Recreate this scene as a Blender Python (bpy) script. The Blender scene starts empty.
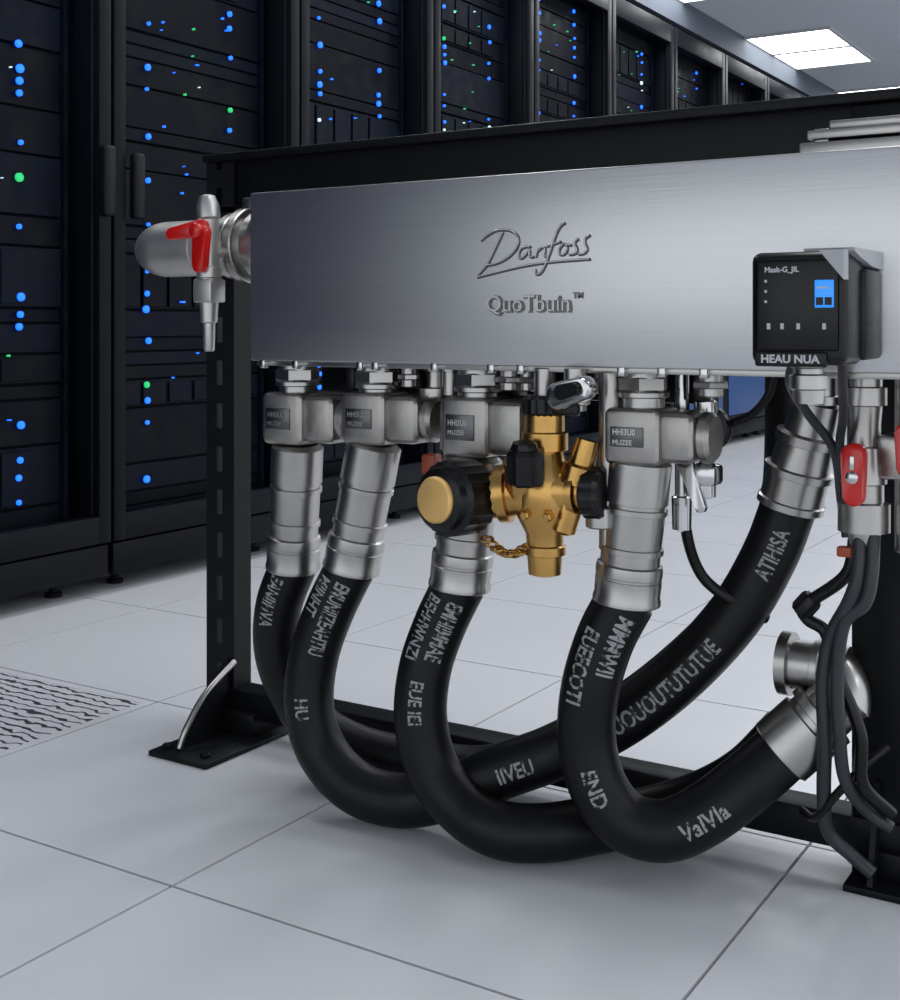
import bpy, bmesh, math, random
from mathutils import Vector, Matrix
random.seed(7)
sc=bpy.context.scene
try:
    sc.view_settings.view_transform='Standard'
    sc.view_settings.look='None'
except Exception: pass

# ---------------------------------------------------------------- materials
def mat(name,col,rough=.5,metal=0.,emit=None,es=0.,spec=None,noise=0.,nscale=20.,bump=0.,bscale=60.,stretch=None,coat=0.,aniso=0.):
    m=bpy.data.materials.new(name); m.use_nodes=True
    nt=m.node_tree; b=nt.nodes['Principled BSDF']
    b.inputs['Base Color'].default_value=(*col,1); b.inputs['Roughness'].default_value=rough
    b.inputs['Metallic'].default_value=metal
    if spec is not None: b.inputs['Specular IOR Level'].default_value=spec
    if coat: b.inputs['Coat Weight'].default_value=coat
    if aniso: b.inputs['Anisotropic'].default_value=aniso
    if emit:
        b.inputs['Emission Color'].default_value=(*emit,1); b.inputs['Emission Strength'].default_value=es
    if noise or bump:
        tc=nt.nodes.new('ShaderNodeTexCoord'); mp=nt.nodes.new('ShaderNodeMapping')
        nt.links.new(tc.outputs['Object'],mp.inputs['Vector'])
        if stretch: mp.inputs['Scale'].default_value=stretch
    if noise:
        n=nt.nodes.new('ShaderNodeTexNoise'); n.inputs['Scale'].default_value=nscale; n.inputs['Detail'].default_value=4
        nt.links.new(mp.outputs['Vector'],n.inputs['Vector'])
        r=nt.nodes.new('ShaderNodeMapRange'); r.inputs['From Min'].default_value=.3; r.inputs['From Max'].default_value=.7
        r.inputs['To Min'].default_value=1-noise; r.inputs['To Max'].default_value=1+noise
        nt.links.new(n.outputs['Fac'],r.inputs['Value'])
        mx=nt.nodes.new('ShaderNodeVectorMath'); mx.operation='SCALE'; mx.inputs[0].default_value=col
        nt.links.new(r.outputs['Result'],mx.inputs['Scale']); nt.links.new(mx.outputs['Vector'],b.inputs['Base Color'])
        mr=nt.nodes.new('ShaderNodeMath'); mr.operation='MULTIPLY'; mr.inputs[1].default_value=rough
        nt.links.new(r.outputs['Result'],mr.inputs[0]); nt.links.new(mr.outputs[0],b.inputs['Roughness'])
    if bump:
        n2=nt.nodes.new('ShaderNodeTexNoise'); n2.inputs['Scale'].default_value=bscale; n2.inputs['Detail'].default_value=3
        nt.links.new(mp.outputs['Vector'],n2.inputs['Vector'])
        bp=nt.nodes.new('ShaderNodeBump'); bp.inputs['Strength'].default_value=bump; bp.inputs['Distance'].default_value=.002
        nt.links.new(n2.outputs['Fac'],bp.inputs['Height']); nt.links.new(bp.outputs['Normal'],b.inputs['Normal'])
    return m
M={}
M['brushed']=mat('brushed_steel',(.57,.57,.58),.34,1,noise=.03,nscale=3,bump=.06,bscale=8,stretch=(1,1,90))
M['steel']=mat('steel',(.43,.42,.405),.30,1,noise=.08,nscale=18,bump=.03,bscale=60)
M['satin']=mat('satin_steel',(.55,.54,.52),.40,.9,noise=.06,nscale=18)
M['cast']=mat('cast_steel',(.37,.355,.335),.36,1,noise=.12,nscale=30,bump=.15,bscale=90)
M['chrome']=mat('polished_steel',(.58,.58,.58),.16,1,noise=.05,nscale=20)
M['engr']=mat('logo_steel',(.13,.13,.135),.28,1,noise=.05)  # dark tone carries the emboss shadow of the lettering; label plates use it too
M['rubber']=mat('hose_rubber',(.0042,.0045,.0054),.44,0,noise=.15,nscale=60,bump=.08,bscale=250,spec=.26)
M['black']=mat('black_powdercoat',(.0042,.0048,.0062),.45,0,noise=.1,nscale=40,bump=.06,bscale=300,spec=.2)
M['blackpl']=mat('black_plastic',(.005,.005,.006),.30,0,noise=.1,nscale=40,spec=.32)
M['brass']=mat('brass',(.54,.32,.10),.25,1,noise=.12,nscale=30,bump=.05,bscale=80)
M['brassp']=mat('brass_disc',(.82,.52,.18),.42,.4,noise=.06)
M['red']=mat('red_lever',(.58,.008,.006),.28,0,noise=.05,coat=.4)
M['orange']=mat('orange_tag',(.35,.06,.02),.4,0,noise=.05)
M['gray']=mat('gray_cable',(.026,.029,.034),.45,0,noise=.1)
M['whpl']=mat('light_gray_plastic',(.42,.43,.45),.35,0,noise=.03)
M['white']=mat('white_print',(.52,.53,.55),.5,0,noise=.02)
M['screen']=mat('blue_screen',(.01,.08,.3),.2,0,emit=(.02,.25,.80),es=1.0,noise=.02)
M['rack']=mat('rack_black',(.0022,.0032,.0060),.50,0,noise=.1,nscale=8,spec=.13)
M['rackin']=mat('rack_interior',(.001,.0015,.003),.6,0,noise=.1,spec=.1)
M['srvA']=mat('server_dark',(.0018,.0030,.0062),.5,0,noise=.3,nscale=14,spec=.10)
M['srvB']=mat('server_dark_blue',(.0028,.0050,.0110),.5,0,noise=.3,nscale=18,spec=.10)
M['srvC']=mat('server_gray',(.05,.06,.075),.45,0,noise=.2,nscale=18)
M['ledb']=mat('led_blue',(.0,.05,.4),.4,0,emit=(.010,.13,1.),es=2.2,noise=.01)
M['ledg']=mat('led_green',(.0,.2,.05),.4,0,emit=(.03,.75,.22),es=.8,noise=.01)
M['ledw']=mat('led_white',(.4,.5,.5),.4,0,emit=(.6,.8,.9),es=1.0,noise=.01)
M['tile']=mat('floor_tile',(.66,.668,.695),.24,0,noise=.03,nscale=1.3,bump=.02,bscale=40,spec=.20)
M['joint']=mat('tile_joint',(.004,.004,.005),.9,0,noise=.1,spec=.02)
M['ceil']=mat('ceiling_paint',(.42,.44,.48),.8,0,noise=.03)
M['wall']=mat('wall_paint',(.22,.24,.27),.8,0,noise=.03)
M['fascia']=mat('fascia_paint',(.09,.105,.13),.7,0,noise=.05,spec=.2)
M['lamp']=mat('lamp_panel',(1,1,1),.5,0,emit=(.96,.98,1.),es=8,noise=.01)
M['bluep']=mat('blue_glow_panel',(.01,.04,.13),.4,0,noise=.1,emit=(.006,.04,.15),es=.4)  # blue glow on the far racks put into colour and emission
pm=bpy.data.materials.new('hose_print'); pm.use_nodes=True; nt=pm.node_tree; b=nt.nodes['Principled BSDF']
tc=nt.nodes.new('ShaderNodeTexCoord'); n=nt.nodes.new('ShaderNodeTexNoise'); n.inputs['Scale'].default_value=140; n.inputs['Detail'].default_value=3
cr=nt.nodes.new('ShaderNodeValToRGB'); cr.color_ramp.elements[0].position=.40; cr.color_ramp.elements[0].color=(.02,.02,.022,1)
cr.color_ramp.elements[1].position=.48; cr.color_ramp.elements[1].color=(.32,.32,.325,1)
nt.links.new(tc.outputs['Object'],n.inputs['Vector']); nt.links.new(n.outputs['Fac'],cr.inputs['Fac']); nt.links.new(cr.outputs['Color'],b.inputs['Base Color'])
b.inputs['Roughness'].default_value=.6
M['print']=pm

# ---------------------------------------------------------------- helpers
def empty(name,loc=(0,0,0)):
    e=bpy.data.objects.new(name,None); e.location=loc; e.empty_display_size=.1
    sc.collection.objects.link(e); return e
def finish(bm,name,mats,par=None,ang=38,smooth=True,loc=None):
    bmesh.ops.recalc_face_normals(bm,faces=bm.faces)
    if smooth:
        for f in bm.faces: f.smooth=True
        for e in bm.edges:
            if len(e.link_faces)==2 and e.calc_face_angle(0)>math.radians(ang): e.smooth=False
    me=bpy.data.meshes.new(name); bm.to_mesh(me); bm.free()
    for m in (mats if isinstance(mats,(list,tuple)) else [mats]): me.materials.append(m)
    o=bpy.data.objects.new(name,me); sc.collection.objects.link(o)
    if loc: o.location=loc
    if par: o.parent=par
    return o
def merge(bm,t,fn,mi):
    mp={}
    for v in t.verts: mp[v]=bm.verts.new(fn(v.co))
    for f in t.faces:
        try:
            nf=bm.faces.new([mp[v] for v in f.verts]); nf.material_index=mi
        except ValueError: pass
    t.free()
def addbox(bm,lo,hi,bev=0,mi=0,rot=None,seg=2):
    c=[(lo[i]+hi[i])/2 for i in range(3)]; s=[hi[i]-lo[i] for i in range(3)]
    t=bmesh.new(); bmesh.ops.create_cube(t,size=1)
    for v in t.verts: v.co=Vector((v.co.x*s[0],v.co.y*s[1],v.co.z*s[2]))
    if bev: bmesh.ops.bevel(t,geom=list(t.edges),offset=bev,segments=seg,profile=.5,affect='EDGES')
    R=rot if rot else Matrix.Identity(3)
    merge(bm,t,lambda co:(R@co)+Vector(c),mi)
def addlathe(bm,A,D,prof,mi=0,seg=40,hexa=False):
    A=Vector(A); D=Vector(D).normalized()
    U=D.orthogonal().normalized(); V=D.cross(U)
    n=6 if hexa else seg; rings=[]
    for (s,r) in prof:
        rings.append([bm.verts.new(A+D*s+(U*math.cos(2*math.pi*k/n)+V*math.sin(2*math.pi*k/n))*max(r,1e-5)) for k in range(n)])
    for i in range(len(rings)-1):
        a,b=rings[i],rings[i+1]
        for k in range(n):
            f=bm.faces.new([a[k],a[(k+1)%n],b[(k+1)%n],b[k]]); f.material_index=mi
    for r in (rings[0],rings[-1]):
        f=bm.faces.new(r); f.material_index=mi
def cyl(bm,A,B,r,mi=0,seg=32,ch=None,hexa=False):
    A=Vector(A);B=Vector(B);L=(B-A).length
    ch=min(.002,r*.2) if ch is None else ch
    addlathe(bm,A,B-A,[(0,r-ch),(ch,r),(L-ch,r),(L,r-ch)],mi,seg,hexa)
def spline(pts,n=220):
    pts=[Vector(p) for p in pts]
    P_=[pts[0]*2-pts[1]]+pts+[pts[-1]*2-pts[-2]]
    out=[]
    for i in range(1,len(P_)-2):
        p0,p1,p2,p3=P_[i-1:i+3]
        for k in range(30):
            t=k/30
            out.append(.5*((2*p1)+(p2-p0)*t+(2*p0-5*p1+4*p2-p3)*t*t+(3*p1-p0-3*p2+p3)*t**3))
    out.append(pts[-1])
    for _ in range(12):
        out=[out[0]]+[(out[i-1]+out[i]*2+out[i+1])/4 for i in range(1,len(out)-1)]+[out[-1]]
    d=[0]
    for i in range(1,len(out)): d.append(d[-1]+(out[i]-out[i-1]).length)
    L=d[-1]; res=[];j=0
    for k in range(n+1):
        s=L*k/n
        while j<len(d)-2 and d[j+1]<s: j+=1
        f=(s-d[j])/max(1e-9,d[j+1]-d[j]); res.append(out[j].lerp(out[j+1],f))
    return res,L
REF=Vector((.38,-1,.12)).normalized()
def addtube(bm,pts,r,n=220,seg=32,mi=0):
    C,L=spline(pts,n)
    rings=[]; U=None
    for i,c in enumerate(C):
        T=(C[min(i+1,n)]-C[max(i-1,0)]).normalized()
        if U is None: U=T.orthogonal().normalized()
        U=(U-T*U.dot(T)).normalized(); V=T.cross(U)
        rings.append([bm.verts.new(c+(U*math.cos(2*math.pi*k/seg)+V*math.sin(2*math.pi*k/seg))*r) for k in range(seg)])
    for i in range(n):
        a,b=rings[i],rings[i+1]
        for k in range(seg):
            f=bm.faces.new([a[k],a[(k+1)%seg],b[(k+1)%seg],b[k]]); f.material_index=mi
    bm.faces.new(rings[0]).material_index=mi; bm.faces.new(rings[-1]).material_index=mi
    return C,L
def textmesh(s,size,bold=0.0,extrude=0,sx=1.0,shear=0,sub=False):
    cu=bpy.data.curves.new('tmp','FONT'); cu.body=s; cu.size=size; cu.offset=bold; cu.extrude=extrude; cu.shear=shear
    cu.resolution_u=3
    o=bpy.data.objects.new('tmp',cu); sc.collection.objects.link(o)
    dg=bpy.context.evaluated_depsgraph_get(); dg.update()
    me=bpy.data.meshes.new_from_object(o.evaluated_get(dg))
    bpy.data.objects.remove(o)
    if sub:
        t=bmesh.new(); t.from_mesh(me)
        bmesh.ops.triangulate(t,faces=t.faces)
        for _ in range(4):
            es=[e for e in t.edges if e.calc_length()>.005]
            if not es: break
            bmesh.ops.subdivide_edges(t,edges=es,cuts=1)
            bmesh.ops.triangulate(t,faces=t.faces)
        t.to_mesh(me); t.free()
    vs=[(v.co.x*sx,v.co.y,v.co.z) for v in me.vertices]; fs=[tuple(p.vertices) for p in me.polygons]
    return vs,fs
def addtext(bm,s,size,fn,bold=0.,extrude=0,sx=1.,mi=0,shear=0,sub=False):
    vs,fs=textmesh(s,size,bold,extrude,sx,shear,sub)
    V=[bm.verts.new(fn(*v)) for v in vs]
    for f in fs:
        try: bm.faces.new([V[i] for i in f]).material_index=mi
        except ValueError: pass
def hosetext(bm,C,L,r,items):
    n=len(C)-1
    def at(s):
        u=max(0,min(n-1e-4,s/L*n)); i=int(u); f=u-i
        c=C[i].lerp(C[i+1],f)
        T0=(C[min(i+1,n)]-C[max(i-1,0)]).normalized(); T1=(C[min(i+2,n)]-C[i]).normalized()
        return c,T0.lerp(T1,f).normalized()
    for (s,txt,size,sx,off) in items:
        def fn(x,y,z,s=s,size=size,off=off):
            ss=s+x; w=(y-size*.35)+off
            c,T=at(ss)
            N=(REF-T*REF.dot(T)).normalized(); B=N.cross(T)
            a=w/r
            return c+(N*math.cos(a)+B*math.sin(a))*(r+.0008)
        addtext(bm,txt,size,fn,bold=size*.022,sx=sx,sub=True)

# ---------------------------------------------------------------- room
bm=bmesh.new()
xs=[-3.91,-3.25,-2.59,-1.93,-1.28,-.55,.12,.78,1.44,2.10,2.76,3.42,4.08]
ys=[1.30+.62*k for k in range(-7,20)]
g=.0026
for i in range(len(xs)-1):
    for j in range(len(ys)-1):
        if abs(xs[i]+2.59)<.01 and abs(ys[j]-1.30)<.01: continue
        x0,x1,y0,y1=xs[i]+g,xs[i+1]-g,ys[j]+g,ys[j+1]-g
        addbox(bm,(x0,y0,-.030),(x1,y1,0),0,0)
addbox(bm,(xs[0],ys[0],-.05),(xs[-1],ys[-1],-.029),0,1)
finish(bm,'floor',[M['tile'],M['joint']],smooth=False)
vm=bpy.data.materials.new('grille_metal'); vm.use_nodes=True; nt=vm.node_tree; b=nt.nodes['Principled BSDF']
tc=nt.nodes.new('ShaderNodeTexCoord'); w=nt.nodes.new('ShaderNodeTexWave'); w.inputs['Scale'].default_value=12.5; w.inputs['Distortion'].default_value=5
w.inputs['Detail'].default_value=1.2; w.inputs['Detail Scale'].default_value=2.0; w.bands_direction='Y'
cr=nt.nodes.new('ShaderNodeValToRGB'); cr.color_ramp.elements[0].position=.14; cr.color_ramp.elements[0].color=(.05,.05,.055,1)
cr.color_ramp.elements[1].position=.24; cr.color_ramp.elements[1].color=(.62,.63,.66,1)
nt.links.new(tc.outputs['Object'],w.inputs['Vector']); nt.links.new(w.outputs['Fac'],cr.inputs['Fac']); nt.links.new(cr.outputs['Color'],b.inputs['Base Color'])
b.inputs['Roughness'].default_value=.4
bm=bmesh.new(); x0,x1,y0,y1=-2.585,-1.933,1.303,1.917
fr=.022
addbox(bm,(x0+fr,y0+fr,-.010),(x1-fr,y1-fr,-.001),0,0)
for lo,hi in (((x0,y0),(x1,y0+fr)),((x0,y1-fr),(x1,y1)),((x0,y0+fr),(x0+fr,y1-fr)),((x1-fr,y0+fr),(x1,y1-fr))):
    addbox(bm,(lo[0],lo[1],-.029),(hi[0],hi[1],.0),0,1)
finish(bm,'floor_vent_grille',[vm,M['tile']],smooth=False)
bm=bmesh.new(); addbox(bm,(-3.95,-3.1,2.8),(4.1,13.2,2.86)); finish(bm,'ceiling',M['ceil'],smooth=False)
bm=bmesh.new(); addbox(bm,(-3.98,-3.1,-.03),(-3.92,13.2,2.8)); finish(bm,'wall_left',M['wall'],smooth=False)
bm=bmesh.new(); addbox(bm,(-3.92,13.1,-.03),(4.1,13.2,2.8)); finish(bm,'wall_back',M['wall'],smooth=False)
bm=bmesh.new(); addbox(bm,(-2.90,.8,2.64),(-2.86,13.1,2.8)); finish(bm,'trim_1',M['fascia'],smooth=False)
for xc in (-2.57,-.7,1.2,3.1):
    for k in range(6):
        yy=8.45-2.36*(3-k)
        bm=bmesh.new()
        for a in (0,.62):
            q=[bm.verts.new(p) for p in ((xc-.28,yy+a,2.79),(xc-.28,yy+a+.57,2.79),(xc+.28,yy+a+.57,2.79),(xc+.28,yy+a,2.79))]
            bm.faces.new(q).material_index=0
            for e in ((xc-.30,yy+a-.02,xc-.28,yy+a+.59),(xc+.28,yy+a-.02,xc+.30,yy+a+.59),(xc-.28,yy+a-.02,xc+.28,yy+a),(xc-.28,yy+a+.57,xc+.28,yy+a+.59)):
                addbox(bm,(e[0],e[1],2.782),(e[2],e[3],2.80),0,1)
        finish(bm,'ceiling_light',[M['lamp'],M['whpl']],smooth=False)

# ---------------------------------------------------------------- server racks
def led_panel(par,seed,k):
    R=random.Random(seed); bm=bmesh.new()
    X=.0
    for fr_ in (.27,.71):
        z=.26
        while z<2.4:
            z+=R.choice([.035,.05,.07,.10,.14,.18])
            if R.random()<.12: continue
            mi=0 if R.random()<.93 else (1 if R.random()<.5 else 2)
            yy=fr_*.885+R.uniform(-.006,.006); s=R.uniform(.005,.012)*(1.3 if k<=0 else 1)
            addlathe(bm,(X-.105,yy,z),(1,0,0),[(0,s),(.008,s),(.011,s*.5)],mi,10)
    for _ in range(30):
        yy=R.uniform(.28,.62); z=R.uniform(.5,2.4); s=R.uniform(.0025,.006)
        mi=R.choice([0,0,0,1,2] if k<3 else [0,1,1,1,2])
        addbox(bm,(X-.10,yy,z),(X-.09,yy+s*R.choice([1,1,3]),z+s),0,mi)
    finish(bm,'status_leds',[M['ledb'],M['ledg'],M['ledw']],par,smooth=False)
for k in range(-2,10):
    Y=2.620+.885*(k-1)
    e=empty('server_rack',(-2.82,Y,0))
    W=.885
    bm=bmesh.new()
    addbox(bm,(-1.0,.004,.05),(-.13,W-.004,2.6),.004,0)
    addbox(bm,(-.14,.004,.05),(-.04,.05,2.6),.002,0); addbox(bm,(-.14,W-.05,.05),(-.04,W-.004,2.6),.002,0)
    addbox(bm,(-.14,.04,.05),(-.04,W-.04,.17),.002,0); addbox(bm,(-.14,.04,2.5),(-.04,W-.04,2.6),.002,0)
    for yy in (.12,W-.12):
        for xx in (-.12,-.9):
            addlathe(bm,(xx,yy,.0),(0,0,1),[(0,.025),(.012,.025),(.013,.012),(.06,.012)],0,16)
    finish(bm,'cabinet',M['rack'],e,ang=30)
    bm=bmesh.new()
    for lo,hi in (((-.038,.006,.155),(0,.052,2.585)),((-.038,W-.052,.155),(0,W-.006,2.585)),((-.038,.05,.155),(0,W-.05,.235)),((-.038,.05,2.48),(0,W-.05,2.585))):
        addbox(bm,lo,hi,.003,0)
    addbox(bm,(-.03,.052,.23),(-.02,.065,2.485),.002,0); addbox(bm,(-.03,W-.065,.23),(-.02,W-.052,2.485),.002,0)
    addbox(bm,(-.035,.01,.055),(-.008,W-.01,.148),.004,0)
    addbox(bm,(-.005,W-.055,1.12),(.032,W-.012,1.33),.012,1,seg=3)
    addbox(bm,(-.005,.065,1.12),(.030,.108,1.32),.012,1,seg=3)
    finish(bm,'door',[M['rack'],M['black']],e,ang=30)
    bm=bmesh.new(); R=random.Random(k+50); z=.19
    addbox(bm,(-.129,.05,.17),(-.125,W-.05,2.5),0,0)
    while z<2.42:
        h=R.choice([.044,.044,.088,.088,.133,.177])
        mi=R.choice([1,1,1,2])
        if k==0 and .22<z<.42 and h<.1: mi=3
        addbox(bm,(-.126,.10,z),(-.108-R.uniform(0,.008),W-.10,z+h-.006),.002,mi,seg=1)
        if h>.08 and R.random()<.35:
            for q in range(int((W-.2)/.115)):
                addbox(bm,(-.11,.11+q*.115,z+.008),(-.104,.11+q*.115+.10,z+h-.016),.001,mi,seg=1)
        z+=h
    for yy in (.088,W-.096): addbox(bm,(-.125,yy,.17),(-.10,yy+.012,2.5),0,2)
    finish(bm,'servers',[M['rackin'],M['srvA'],M['srvB'],M['srvC']],e,ang=30)
    if k in (6,7,8):
        bm=bmesh.new(); addbox(bm,(.0,.06,.20),(.006,W-.06,.60),.002); finish(bm,'rack_glow_panel',M['bluep'],e)  # added sheet that carries the blue glow
    led_panel(e,k*13+5,k)

# ---------------------------------------------------------------- manifold frame
F=empty('manifold_frame')
bm=bmesh.new()
def post(bm,x0,x1,y0,y1,z0,z1):
    w=(x1-x0); a=x0+w*.36; c=x0+w*.58
    addbox(bm,(x0,y0,z0),(a,y0+.005,z1)); addbox(bm,(c,y0,z0),(x1,y0+.005,z1))
    z=z0
    while z<z1-.001:
        addbox(bm,(a,y0,z),(c,y0+.005,min(z+.036,z1))); z+=.085
    addbox(bm,(x0,y0+.005,z0),(x0+.005,y1,z1)); 
    addbox(bm,(x1-.005,y0+.005,z0),(x1,y1,z1))
post(bm,-1.727,-1.655,1.85,1.90,.05,1.12)
finish(bm,'slotted_post',M['black'],F,smooth=False)
bm=bmesh.new(); addbox(bm,(-.468,1.85,.0),(-.375,1.91,1.12),.004); finish(bm,'right_post',M['black'],F)
bm=bmesh.new()
addbox(bm,(-1.725,1.86,1.01),(.25,1.90,1.127),.003)
addbox(bm,(-1.728,1.838,1.121),(.25,1.905,1.137),.003)
addbox(bm,(-1.725,1.85,1.02),(.25,1.862,1.034),.002)
finish(bm,'top_beam',M['black'],F)
bm=bmesh.new(); addbox(bm,(-1.72,1.845,.035),(.25,1.905,.088),.005); finish(bm,'base_rail',M['black'],F)
bm=bmesh.new()
for x0,x1,ya in ((-1.705,-1.56,1.67),(-.465,-.29,1.79)):
    addbox(bm,(x0,ya,.0),(x1,2.0,.010),.002)
    addbox(bm,(x0+.03,1.83,.01),(x1-.03,1.92,.05),.003)
for gx in (-1.668,-.43):
    ya=1.70 if gx<-1 else 1.80
    pts=[(ya,.010),(1.85,.010),(1.85,.145),(1.842,.145)]
    A=[bm.verts.new((gx-.004,p[0],p[1])) for p in pts]; B=[bm.verts.new((gx+.004,p[0],p[1])) for p in pts]
    bm.faces.new(A); bm.faces.new(B[::-1])
    for i in range(4): bm.faces.new([A[i],A[(i+1)%4],B[(i+1)%4],B[i]])
for bx,by in ((-1.685,1.70),(-1.59,1.70),(-1.59,1.96),(-.33,1.82)):
    cyl(bm,(bx,by,.01),(bx,by,.018),.010,hexa=True)
finish(bm,'foot_plates',M['black'],F,ang=25)
bm=bmesh.new(); addtube(bm,[(-1.655,1.70,.014),(-1.65,1.715,.05),(-1.647,1.76,.10),(-1.645,1.84,.145)],.006,n=30,seg=10); finish(bm,'brace',M['steel'],F)

# ---------------------------------------------------------------- manifold box
B=empty('coolant_manifold')
bm=bmesh.new()
addbox(bm,(-1.396,1.60,.740),(-.12,1.835,1.0215),.003)
finish(bm,'steel_housing',M['brushed'],B)
bm=bmesh.new()
addbox(bm,(-1.390,1.61,.732),(-.13,1.83,.742),.001)
addbox(bm,(-.495,1.68,1.02),(-.12,1.80,1.046),.004)
addbox(bm,(-.485,1.685,1.050),(-.12,1.80,1.062),.002); addbox(bm,(-.46,1.70,1.064),(-.12,1.79,1.076),.003)
for x in (-.48,-.30,-.15): addbox(bm,(x,1.70,1.044),(x+.02,1.79,1.066),.002)
finish(bm,'lid_and_lip',M['steel'],B)
strokes=[
 [(482,239),(490,232),(502,228),(515,230),(522,238),(519,249),(508,259),(494,264),(486,264)],
 [(505,231),(498,245),(490,262),(483,270),(478,275)],
 [(478,276),(500,271),(530,265),(560,262),(591,261)],
 [(533,247),(526,246),(521,252),(521,258),(526,258),(533,248),(531,258),(536,257)],
 [(538,258),(541,247),(539,253),(545,247),(548,249),(546,258),(550,257)],
 [(567,225),(563,226),(557,238),(551,258),(544,274),(537,275),(538,269)],
 [(549,247),(556,245),(563,243)],
 [(566,245),(561,249),(561,256),(567,256),(570,249),(566,245),(573,247)],
 [(580,241),(575,244),(579,250),(578,256),(571,256)],
 [(591,238),(586,240),(586,246),(589,251),(586,256),(580,256)]]
def logo(name,off,depth,m):
    cu=bpy.data.curves.new(name,'CURVE'); cu.dimensions='3D'; cu.bevel_depth=depth; cu.bevel_resolution=2
    for st in strokes:
        sp=cu.splines.new('NURBS'); sp.points.add(len(st)-1)
        for p,(a,b_) in zip(sp.points,st):
            p.co=(-.951+(a-478)*.00164+off[0],1.5995+off[1],.8675+(278-b_)*.00146+off[2],1)
        sp.order_u=3; sp.use_endpoint_u=True
    cu.materials.append(m)
    o=bpy.data.objects.new(name,cu); sc.collection.objects.link(o); o.parent=B
logo('embossed_logo',(0,0,0),.0021,M['engr'])  # dark metal stands for the shadow lines of the embossing
logo('logo_highlight',(-.0012,-.0010,.0014),.0012,M['chrome'])  # bright offset copy: highlight of the embossing put in as colour
bm=bmesh.new()
addtext(bm,'QuoTbuin',.034,lambda x,y,z:Vector((-.934+x,1.5988-z,.819+y)),bold=.0014,extrude=.0012,sx=.98)
addtext(bm,'TM',.012,lambda x,y,z:Vector((-.793+x,1.5988-z,.838+y)),bold=.0003,extrude=.0012)
addtext(bm,'QuoTbuin',.034,lambda x,y,z:Vector((-.9350+x,1.5970-z,.8200+y)),bold=-.0002,extrude=.0012,sx=.98,mi=1)  # lighter offset copy paints the lit edges over the dark letters
finish(bm,'embossed_text',[M['engr'],M['steel']],B,smooth=False)
bm=bmesh.new()
for x in (-1.37,-1.30,-1.17,-1.14,-1.03,-.93,-.88,-.72,-.66,-.60):
    addbox(bm,(x-.006,1.60,.728),(x+.006,1.612,.742),.002)
finish(bm,'edge_clips',M['chrome'],B)
bm=bmesh.new()
prof=[(0,0)]+[(.075*(1-math.cos(a)),.053*math.sin(a)) for a in [math.pi/2*i/12 for i in range(1,13)]]
prof=prof+[(.16,.053),(.162,.055),(.172,.055),(.174,.053),(.42,.053)]
addlathe(bm,(-1.805,1.75,.945),(1,0,0),prof,0,48)
finish(bm,'end_cap_pipe',M['satin'],B,ang=28)
bm=bmesh.new()
for x0,r in ((-1.565,.062),(-1.535,.070),(-1.50,.064),(-1.475,.074),(-1.45,.064)):
    cyl(bm,(x0,1.75,.945),(x0+.02,1.75,.945),r,0,48)
addbox(bm,(-1.535,1.735,1.010),(-1.495,1.765,1.033),.005)
finish(bm,'clamp_rings',M['steel'],B)

V=empty('drain_valve')
bm=bmesh.new()
cx,cy=-1.548,1.665
addlathe(bm,(cx,cy,.985),(-.1,0,1),[(0,.016),(.006,.021),(.03,.020),(.045,.014),(.048,.008)],0)
cyl(bm,(cx,cy,.99),(cx,cy,.90),.018)
cyl(bm,(cx,1.66,.925),(cx,1.70,.935),.018)
addlathe(bm,(cx,cy,.905),(0,0,-1),[(0,.014),(.003,.022),(.02,.022),(.022,.018),(.028,.018)],0)
addbox(bm,(cx-.022,cy-.02,.840),(cx+.022,cy+.02,.882),.004)
addlathe(bm,(cx,cy,.845),(0,0,-1),[(0,.017),(.04,.015),(.042,.011),(.088,.010),(.092,.008)],0)
finish(bm,'valve_body',M['satin'],V)
def lever(bm,A,Bp,w0,w1,th,nrm=(0,-1,0),mi=0):
    A=Vector(A);Bp=Vector(Bp);T=(Bp-A).normalized();N=Vector(nrm);N=(N-T*N.dot(T)).normalized();S=T.cross(N)
    ns=16; ol=[]
    for i in range(ns+1):
        a=math.pi/2+math.pi*i/ns; ol.append(A+T*math.cos(a)*w0+S*math.sin(a)*w0)
    for i in range(ns+1):
        a=-math.pi/2+math.pi*i/ns; ol.append(Bp+T*math.cos(a)*w1+S*math.sin(a)*w1)
    f0=[bm.verts.new(p+N*th) for p in ol]; f1=[bm.verts.new(p-N*th) for p in ol]
    c=(A+Bp)/2
    f00=[bm.verts.new(c+(p-c)*.9+N*(th*1.5)) for p in ol]
    bm.faces.new(f00).material_index=mi; bm.faces.new(f1[::-1]).material_index=mi
    n=len(ol)
    for i in range(n):
        bm.faces.new([f0[i],f0[(i+1)%n],f1[(i+1)%n],f1[i]]).material_index=mi
        bm.faces.new([f00[i],f00[(i+1)%n],f0[(i+1)%n],f0[i]]).material_index=mi
bm=bmesh.new()
lever(bm,(cx+.012,1.632,.970),(cx-.048,1.622,.962),.016,.011,.004)
lever(bm,(cx+.012,1.634,.962),(cx+.008,1.634,.906),.017,.014,.006)
cyl(bm,(cx+.012,1.64,.966),(cx+.012,1.612,.966),.013)
finish(bm,'red_handle',M['red'],V,ang=50)

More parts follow.
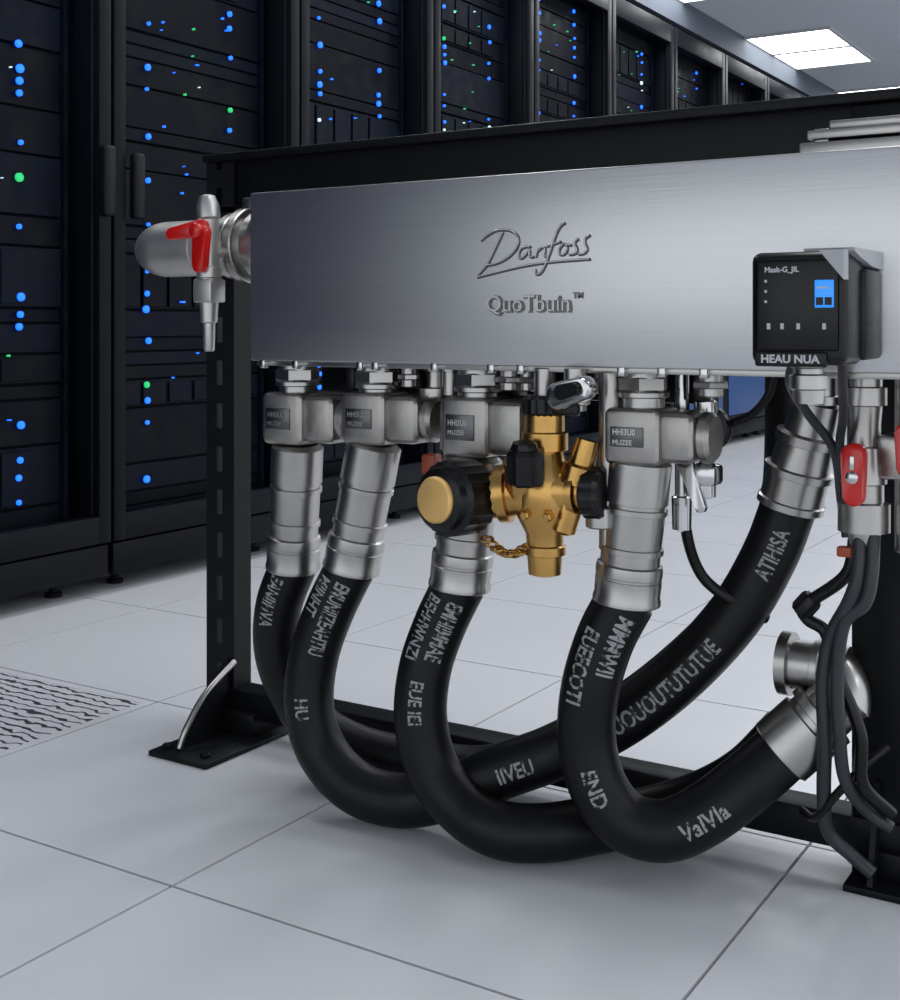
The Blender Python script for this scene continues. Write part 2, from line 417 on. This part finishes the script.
# ---------------------------------------------------------------- hoses
def coupling(par,A,Bp,r=.044,name='coupling'):
    A=Vector(A);Bp=Vector(Bp);L=(Bp-A).length
    bm=bmesh.new(); k=r
    pr=[(0,.84),(.02,1.02),(.03,1.08),(.30,1.08),(.305,1.0),(.33,1.0),(.335,1.09),(.37,1.09),(.375,1.02),(.60,1.0),(.605,1.08),(.64,1.08),(.645,1.0),(.72,1.0),(.73,1.10),(.76,1.12),(.80,1.12),(.805,1.09),(.82,1.09),(.825,1.12),(.94,1.10),(.96,1.14),(.99,1.14),(1.0,1.06)]
    addlathe(bm,A,Bp-A,[(a*L,b_*k) for a,b_ in pr],0,48)
    return finish(bm,name,M['steel'],par,ang=25)
def vbody(par,x,w,z0,z1,yf,cy):
    bm=bmesh.new()
    addbox(bm,(x-.042,yf,z0),(x+.042,yf+.085,z1),.010,0,seg=3)
    addbox(bm,(x+.03,yf+.010,z0+.004),(x+w-.052,yf+.095,z1-.004),.014,0,seg=3)
    addbox(bm,(x-.054,yf+.015,z0+.006),(x-.035,yf+.075,z1-.006),.006,0)
    cyl(bm,(x+w-.055,yf+.05,(z0+z1)/2),(x+w-.033,yf+.05,(z0+z1)/2),.036,0,ch=.006)
    finish(bm,'valve_body',M['cast'],par,ang=28)
    bm=bmesh.new(); addbox(bm,(x-.030,yf-.0025,z0+.026),(x+.020,yf+.001,z1-.026),.001,0)
    zz=(z0+z1)/2
    finish(bm,'label_plate',M['engr'],par)
    bm=bmesh.new()
    addtext(bm,'HHI3U0',.012,lambda a,b_,c:Vector((x-.026+a,yf-.0032,zz+.003+b_)),bold=.0003,sx=.85)
    addtext(bm,'MUZEE',.010,lambda a,b_,c:Vector((x-.026+a,yf-.0032,zz-.011+b_)),bold=.0002,sx=.95)
    finish(bm,'label_text',M['steel'],par,smooth=False)
    bm=bmesh.new()
    addlathe(bm,(x,cy,.738),(0,0,-1),[(0,.040),(.006,.040),(.007,.032),(.014,.032)],0)
    cyl(bm,(x,cy,.726),(x,cy,.706),.037,hexa=True)
    addlathe(bm,(x,cy,.708),(0,0,-1),[(0,.033),(.004,.037),(.01,.037),(.012,.031),(.03,.031)],0)
    finish(bm,'neck',M['steel'],par,ang=28)
R_=.0405
def hose(pts,r,texts,name='coolant_hose'):
    e=empty(name)
    bm=bmesh.new(); C,L=addtube(bm,pts,r); finish(bm,'rubber',M['rubber'],e)
    if texts:
        bm=bmesh.new(); hosetext(bm,C,L,r,texts); finish(bm,'printed_text',M['print'],e,smooth=False)
    return e,C,L
h1=[(-1.366,1.68,.392),(-1.369,1.68,.383),(-1.40,1.68,.314),(-1.412,1.69,.234),(-1.398,1.71,.16),(-1.36,1.73,.10),(-1.29,1.76,.062),(-1.19,1.785,.050),(-1.06,1.80,.055),(-.95,1.81,.10),(-.86,1.87,.155),(-.77,1.91,.23),(-.68,1.94,.33),(-.62,1.95,.44),(-.59,1.95,.54),(-.585,1.95,.735)]
e,C,L=hose(h1,R_,[(.02,'EANIIHVA',.034,.60,-.006)])
coupling(e,(-1.342,1.66,.60),(-1.369,1.68,.380),.041); vbody(e,-1.342,.15,.600,.687,1.615,1.66)
h2=[(-1.232,1.66,.399),(-1.266,1.65,.328),(-1.291,1.64,.252),(-1.294,1.63,.171),(-1.267,1.63,.100),(-1.2,1.63,.054),(-1.119,1.64,.045),(-1.038,1.66,.067),(-.959,1.68,.108),(-.875,1.72,.146),(-.793,1.76,.195),(-.712,1.8,.267),(-.636,1.83,.361),(-.588,1.85,.454),(-.561,1.86,.533)]
e,C,L=hose(h2,R_+.001,[(.015,'EMUNIIZEAHTIU',.035,.52,.012),(.02,'MIINHT',.034,.60,-.022),(.225,'HU',.030,.8,0),
  (.665,'IIVEU',.032,.75,0),(.80,'IUEUUOUOUTUTUTUE',.037,.68,0),(1.18,'ATIHISA',.034,.65,0)])
coupling(e,(-1.182,1.66,.61),(-1.230,1.66,.396),.042); vbody(e,-1.176,.15,.608,.692,1.615,1.66)
bm=bmesh.new()
A=Vector((-.561,1.86,.527)); D=Vector((-.520,1.85,.680))-A
addlathe(bm,A,D,[(0,.046),(.002,.050),(.012,.050),(.014,.047),(.05,.046),(.052,.051),(.062,.051),(.064,.044),(.10,.041),(.102,.046),(.115,.046),(.118,.037),(.165,.034)],0,48)
addlathe(bm,(-.520,1.85,.68),(0,0,1),[(0,.030),(.003,.036),(.015,.036),(.016,.030),(.05,.030)],0)
finish(bm,'riser_coupling',M['steel'],e,ang=25)
h3=[(-1.021,1.66,.394),(-1.05,1.65,.33),(-1.065,1.63,.262),(-1.066,1.62,.187),(-1.043,1.62,.114),(-.99,1.62,.066),(-.925,1.62,.047),(-.861,1.65,.046),(-.80,1.71,.052),(-.732,1.76,.064),(-.66,1.79,.095),(-.60,1.80,.14),(-.55,1.82,.20)]
e,C,L=hose(h3,R_+.001,[(.015,'EMHIIMMAE',.036,.58,.015),(.02,'BEHHWNZI',.032,.66,-.021),(.155,'EUE IEI',.029,.76,0)])
coupling(e,(-.995,1.66,.60),(-1.020,1.66,.390),.043); vbody(e,-.986,.15,.599,.690,1.615,1.66)
h4=[(-.739,1.66,.404),(-.767,1.65,.345),(-.786,1.64,.272),(-.791,1.64,.199),(-.773,1.64,.135),(-.736,1.65,.090),(-.683,1.67,.080),(-.634,1.70,.104),(-.582,1.74,.150),(-.537,1.78,.197)]
e,C,L=hose(h4,R_+.002,[(.012,'MMMWII',.036,.70,.017),(.05,'EUEECOTI',.034,.68,-.020),(.25,'END',.031,.85,.0),(.42,'VaIVIa',.033,.85,0)])
coupling(e,(-.717,1.66,.61),(-.738,1.66,.400),.043); vbody(e,-.712,.14,.603,.683,1.615,1.66)
bm=bmesh.new()
A=Vector((-.548,1.77,.187)); D=Vector((-.475,1.80,.262))-A
addlathe(bm,A,D,[(0,.047),(.002,.050),(.06,.050),(.062,.044),(.07,.044),(.072,.050),(.085,.050),(.087,.040),(.13,.038)],0,48)
finish(bm,'lower_coupling',M['steel'],e,ang=25)

RP=empty('return_pipe')
bm=bmesh.new()
addlathe(bm,(-.565,1.83,.300),(1,0,0),[(0,.030),(.002,.046),(.018,.046),(.020,.036),(.05,.036),(.052,.041),(.062,.041),(.064,.036),(.10,.036)],0,48)
addtube(bm,[(-.50,1.83,.300),(-.482,1.83,.297),(-.468,1.82,.275),(-.466,1.81,.245)],.034,n=30)
finish(bm,'elbow_pipe',M['steel'],RP,ang=28)

bm=bmesh.new()
cyl(bm,(-1.36,1.735,.650),(-.93,1.735,.650),.036)
for x in (-1.09,-1.06):
    addlathe(bm,(x,1.70,.738),(0,0,-1),[(0,.020),(.012,.020),(.013,.015),(.05,.015)],0)
for x,r in ((-1.115,.012),(-.93,.015),(-.90,.010),(-.775,.012),(-.61,.018)):
    cyl(bm,(x,1.66,.738),(x,1.66,.700),r); cyl(bm,(x,1.66,.722),(x,1.66,.712),r*1.5,hexa=True)
cyl(bm,(-1.09,1.70,.70),(-1.09,1.70,.63),.030)
finish(bm,'header_pipe',M['steel'],B,ang=28)
bm=bmesh.new()
for x in (-1.40,-1.255,-1.12,-.94,-.79,-.64):
    addbox(bm,(x-.009,1.69,.690),(x+.009,1.72,.738),.003)
addbox(bm,(-1.40,1.80,.68),(-.66,1.83,.74),.003)
finish(bm,'brackets',M['blackpl'],B)
bm=bmesh.new(); addbox(bm,(-1.118,1.70,.556),(-1.092,1.725,.59),.004); finish(bm,'tag',M['orange'],B)

# ---------------------------------------------------------------- brass valve
G=empty('brass_valve')
bm=bmesh.new(); c=Vector((-.849,1.62,.559))
addlathe(bm,(-.849,1.62,.434),(0,0,1),[(0,.016),(.003,.024),(.03,.026),(.032,.031),(.044,.031),(.046,.027),(.062,.028),(.087,.041),(.117,.047),(.147,.043),(.167,.031),(.182,.027),(.184,.034),(.209,.034),(.211,.029),(.239,.029)],0,48)
k0=Vector((-.960,1.590,.545))
ax=(k0-c).normalized()
addlathe(bm,c,ax,[(0,.040),(.03,.040),(.040,.035),(.052,.035),(.054,.043),(.068,.043),(.070,.036),(.11,.036)],0,48)
addlathe(bm,c,(1,0,.02),[(0,.038),(.03,.036),(.045,.028),(.047,.034),(.058,.034),(.060,.027),(.075,.027)],0,48)
addlathe(bm,(-.815,1.61,.50),(.25,.1,1),[(0,.012),(.004,.018),(.07,.020),(.074,.026),(.10,.026),(.104,.019),(.14,.017)],0,32)
cyl(bm,c+Vector((-.025,-.02,.0)),c+Vector((-.015,-.045,.045)),.026,0)
for s in (-1,1): cyl(bm,c+Vector((.018*s+.01,-.035,-.03)),c+Vector((.018*s+.01,-.050,-.032)),.007,0,hexa=True)
finish(bm,'brass_body',M['brass'],G,ang=30)
def knurl(bm,A,D,L,r,n=40,dep=.002):
    A=Vector(A);D=Vector(D).normalized();U=D.orthogonal().normalized();W=D.cross(U)
    rings=[]
    for s,rr in ((0,r*.88),(.004,r),(L-.006,r),(L,r*.86)):
        rings.append([bm.verts.new(A+D*s+(U*math.cos(2*math.pi*k/(2*n))+W*math.sin(2*math.pi*k/(2*n)))*(rr-(dep if k%2 else 0))) for k in range(2*n)])
    for i in range(3):
        for k in range(2*n): bm.faces.new([rings[i][k],rings[i][(k+1)%(2*n)],rings[i+1][(k+1)%(2*n)],rings[i+1][k]])
    bm.faces.new(rings[0]);bm.faces.new(rings[-1])
bm=bmesh.new()
ax2=Vector((-.20,-.97,.03)).normalized()
knurl(bm,k0-ax2*.005,ax2,.060,.056,22,.0022)
addlathe(bm,k0+ax2*.052,ax2,[(0,.048),(.014,.045),(.018,.038)],0,40)
knurl(bm,(-.849,1.62,.668),(0,0,1),.030,.033,20,.0015)
knurl(bm,(-.848,1.560,.574),(.05,-.12,1),.050,.028,8,.004)
knurl(bm,(-.848,1.556,.620),(.05,-.12,1),.014,.020,8,.001)
knurl(bm,(-.782,1.62,.560),(1,0,.02),.030,.038,20,.0015)
finish(bm,'black_caps',M['blackpl'],G,ang=30)
bm=bmesh.new(); addlathe(bm,k0+ax2*.068,ax2,[(0,.034),(.006,.034),(.010,.031),(.012,.020),(.013,.0)],0,40); finish(bm,'brass_disc',M['brassp'],G,ang=30)
bm=bmesh.new()
for i in range(9):
    t=i/8; p=Vector((-.935+.070*t,1.60,.482-.016*math.sin(math.pi*t)-.004*t))
    a=bmesh.new()
    R=.0075;r=.0025
    ring=[]
    for u in range(14):
        ring.append([a.verts.new(((R+r*math.cos(2*math.pi*v/6))*math.cos(2*math.pi*u/14)*1.25,(R+r*math.cos(2*math.pi*v/6))*math.sin(2*math.pi*u/14)*.8,r*math.sin(2*math.pi*v/6))) for v in range(6)])
    for u in range(14):
        for v in range(6): a.faces.new([ring[u][v],ring[(u+1)%14][v],ring[(u+1)%14][(v+1)%6],ring[u][(v+1)%6]])
    Rm=Matrix.Rotation(math.pi/2*(i%2)+.5,3,'X')
    merge(bm,a,lambda co:Rm@co+p,0)
finish(bm,'chain',M['brass'],G,ang=60)
bm=bmesh.new()
cyl(bm,(-.755,1.64,.74),(-.755,1.64,.48),.015); cyl(bm,(-.765,1.63,.51),(-.765,1.63,.54),.021)
cyl(bm,(-.849,1.62,.738),(-.849,1.62,.69),.016)
finish(bm,'riser',M['steel'],G,ang=30)

LV=empty('lever_valve')
bm=bmesh.new()
addlathe(bm,(-.79,1.60,.738),(0,0,-1),[(0,.016),(.02,.016),(.022,.022),(.05,.022),(.052,.016),(.06,.016)],0)
finish(bm,'stem',M['steel'],LV,ang=28)
bm=bmesh.new(); lever(bm,(-.800,1.575,.700),(-.762,1.57,.712),.020,.017,.008); finish(bm,'chrome_lever',M['chrome'],LV,ang=50)
bm=bmesh.new(); lever(bm,(-.790,1.562,.706),(-.768,1.558,.712),.012,.010,.006); addbox(bm,(-.815,1.575,.672),(-.775,1.59,.69),.004); finish(bm,'black_cap',M['blackpl'],LV,ang=50)

SN=empty('pressure_sensor')
bm=bmesh.new()
addlathe(bm,(-.655,1.78,.645),(.25,-.9,.1),[(0,.02),(.004,.032),(.05,.034),(.06,.028),(.062,.012)],0,32)
knurl(bm,(-.655,1.76,.67),(0,0,1),.03,.018,10,.002)
addtube(bm,[(-.62,1.75,.655),(-.58,1.74,.672),(-.55,1.72,.70),(-.533,1.70,.735)],.006,n=40,seg=10)
addtube(bm,[(-.676,1.75,.616),(-.684,1.75,.512),(-.672,1.78,.43),(-.63,1.80,.39),(-.59,1.84,.36)],.0085,n=60,seg=12)
finish(bm,'black_body',M['blackpl'],SN,ang=35)
bm=bmesh.new()
for x,z in ((-.677,.50),(-.64,.55)):
    addlathe(bm,(x,1.72,z),(0,0,1),[(0,.008),(.003,.014),(.05,.015),(.052,.010),(.12,.010),(.122,.016),(.14,.016),(.142,.011),(.738-z,.011)],0,24)
lever(bm,(-.665,1.705,.60),(-.64,1.70,.54),.012,.008,.004)
addbox(bm,(-.66,1.70,.57),(-.62,1.74,.60),.006)
finish(bm,'silver_legs',M['chrome'],SN,ang=35)

# ---------------------------------------------------------------- controller
CT=empty('valve_controller')
bm=bmesh.new()
addbox(bm,(-.485,1.45,.753),(-.372,1.53,.886),.011,0,seg=4)
addbox(bm,(-.470,1.52,.758),(-.366,1.598,.868),.006,0)
addbox(bm,(-.477,1.446,.770),(-.380,1.452,.876),.004,0)
addbox(bm,(-.478,1.4445,.751),(-.393,1.455,.769),.003,0)
finish(bm,'black_case',M['blackpl'],CT,ang=30)
bm=bmesh.new()
pts=[(1.46,.8895),(1.598,.890),(1.598,.868),(1.54,.871),(1.49,.879),(1.462,.885)]
A=[bm.verts.new((-.424,p[0],p[1])) for p in pts]; Bv=[bm.verts.new((-.3655,p[0],p[1])) for p in pts]
bm.faces.new(A); bm.faces.new(Bv[::-1])
for i in range(6): bm.faces.new([A[i],A[(i+1)%6],Bv[(i+1)%6],Bv[i]])
a=[bm.verts.new(p) for p in ((-.402,1.4455,.886),(-.374,1.4455,.886),(-.374,1.4455,.852),(-.402,1.449,.8865),(-.3695,1.449,.8865),(-.3695,1.449,.852))]
bm.faces.new([a[0],a[1],a[2]]); bm.faces.new([a[1],a[4],a[5],a[2]]); bm.faces.new([a[0],a[3],a[4],a[1]])
finish(bm,'light_shell',M['whpl'],CT,ang=30)
bm=bmesh.new()
addlathe(bm,(-.434,1.515,.757),(0,0,-1),[(0,.022),(.008,.022),(.010,.018),(.016,.018),(.018,.023),(.034,.023),(.036,.019),(.052,.018)],0,40)
finish(bm,'actuator_stem',M['steel'],CT,ang=30)
bm=bmesh.new(); addbox(bm,(-.407,1.4445,.820),(-.385,1.4465,.852),.001); finish(bm,'screen',M['screen'],CT)
bm=bmesh.new()
addtext(bm,'Mask-G_JIL',.0088,lambda a,b_,c:Vector((-.466+a,1.4453,.862+b_)),bold=.0003,sx=1.0)
addtext(bm,'HEAU NUA',.0130,lambda a,b_,c:Vector((-.470+a,1.4438,.7560+b_)),bold=.0005,sx=1.05)
for x in (-.463,-.447,-.428,-.398):
    addbox(bm,(x,1.4450,.795),(x+.004,1.4465,.802))
for z in (.826,.838,.850): addbox(bm,(-.466,1.4450,z),(-.463,1.4465,z+.003))
addbox(bm,(-.405,1.4435,.823),(-.397,1.4450,.832),mi=1); addbox(bm,(-.395,1.4435,.823),(-.387,1.4450,.832),mi=1)
addbox(bm,(-.404,1.4435,.842),(-.390,1.4450,.844),mi=0)
finish(bm,'markings',[M['white'],M['blackpl']],CT,smooth=False)
bm=bmesh.new()
addtube(bm,[(-.455,1.53,.758),(-.470,1.56,.735),(-.478,1.60,.715),(-.475,1.66,.68),(-.455,1.71,.63),(-.452,1.735,.56),(-.445,1.735,.51)],.0065,n=60,seg=12)
addtube(bm,[(-.40,1.54,.757),(-.415,1.60,.72),(-.430,1.66,.68),(-.445,1.70,.64),(-.446,1.72,.60)],.006,n=40,seg=12)
finish(bm,'control_cables',M['gray'],CT)

# ---------------------------------------------------------------- right ball valves
BV=empty('ball_valve')
bm=bmesh.new(); x,y=-.418,1.72
addlathe(bm,(x,y,.738),(0,0,-1),[(0,.024),(.02,.024),(.022,.030),(.045,.030),(.047,.024),(.07,.022),(.10,.022),(.102,.028),(.15,.030),(.152,.026),(.175,.026),(.177,.034),(.215,.034),(.217,.022),(.235,.018)],0,40)
cyl(bm,(x-.004,y-.005,.602),(x-.004,1.665,.602),.012)
addbox(bm,(x+.02,1.70,.595),(x+.10,1.75,.655),.008); cyl(bm,(x+.06,1.72,.738),(x+.06,1.72,.50),.020)
finish(bm,'valve_body',M['steel'],BV,ang=28)
bm=bmesh.new(); lever(bm,(-.416,1.660,.630),(-.416,1.660,.578),.016,.014,.007); lever(bm,(-.350,1.668,.660),(-.350,1.670,.618),.016,.014,.007)
finish(bm,'red_handle',M['red'],BV,ang=50)
bm=bmesh.new(); addlathe(bm,(-.416,1.655,.602),(0,-1,0),[(0,.008),(.008,.008),(.010,.005)],0,24); addbox(bm,(-.419,1.647,.612),(-.413,1.651,.630),.001); finish(bm,'handle_bolt',M['chrome'],BV)
bm=bmesh.new(); addbox(bm,(-.450,1.70,.488),(-.430,1.715,.502),.003); finish(bm,'tag',M['orange'],BV)

CB=empty('power_cables')
bm=bmesh.new()
addtube(bm,[(-.420,1.71,.52),(-.420,1.70,.47),(-.432,1.70,.43),(-.462,1.72,.375),(-.474,1.725,.31),(-.4746,1.735,.2275),(-.484,1.765,.14),(-.485,1.79,.080),(-.455,1.80,.050),(-.425,1.80,.030)],.0100,n=120,seg=14)
addtube(bm,[(-.403,1.71,.52),(-.403,1.70,.47),(-.412,1.70,.43),(-.440,1.705,.40),(-.452,1.715,.33),(-.452,1.725,.242),(-.450,1.75,.17),(-.430,1.79,.12),(-.40,1.80,.10)],.009,n=120,seg=14)
finish(bm,'gray_cables',M['gray'],CB)
bm=bmesh.new()
addtube(bm,[(-.435,1.74,.51),(-.445,1.74,.46),(-.49,1.75,.42),(-.515,1.76,.405),(-.505,1.76,.385),(-.48,1.76,.37),(-.465,1.755,.32),(-.43,1.75,.24),(-.43,1.76,.17),(-.40,1.80,.12)],.009,n=120,seg=14)
addtube(bm,[(-.40,1.78,.22),(-.43,1.76,.19),(-.47,1.76,.14),(-.50,1.78,.10),(-.53,1.82,.09)],.006,n=60,seg=12)
knurl(bm,(-.515,1.755,.395),(.5,0,.6),.03,.016,10,.002)
finish(bm,'black_cables',M['blackpl'],CB)

# ---------------------------------------------------------------- light & camera
w=bpy.data.worlds.new('world'); sc.world=w; w.use_nodes=True
bg=w.node_tree.nodes['Background']; bg.inputs['Color'].default_value=(.90,.945,1,1); bg.inputs['Strength'].default_value=1.28
cam=bpy.data.cameras.new('camera'); co=bpy.data.objects.new('camera',cam); sc.collection.objects.link(co)
co.location=(0,0,.8); co.rotation_euler=(math.radians(90),0,math.radians(32))
cam.sensor_fit='VERTICAL'; cam.sensor_height=36; cam.sensor_width=36; cam.lens=44.96; cam.shift_y=-.175; cam.clip_start=.05
sc.camera=co
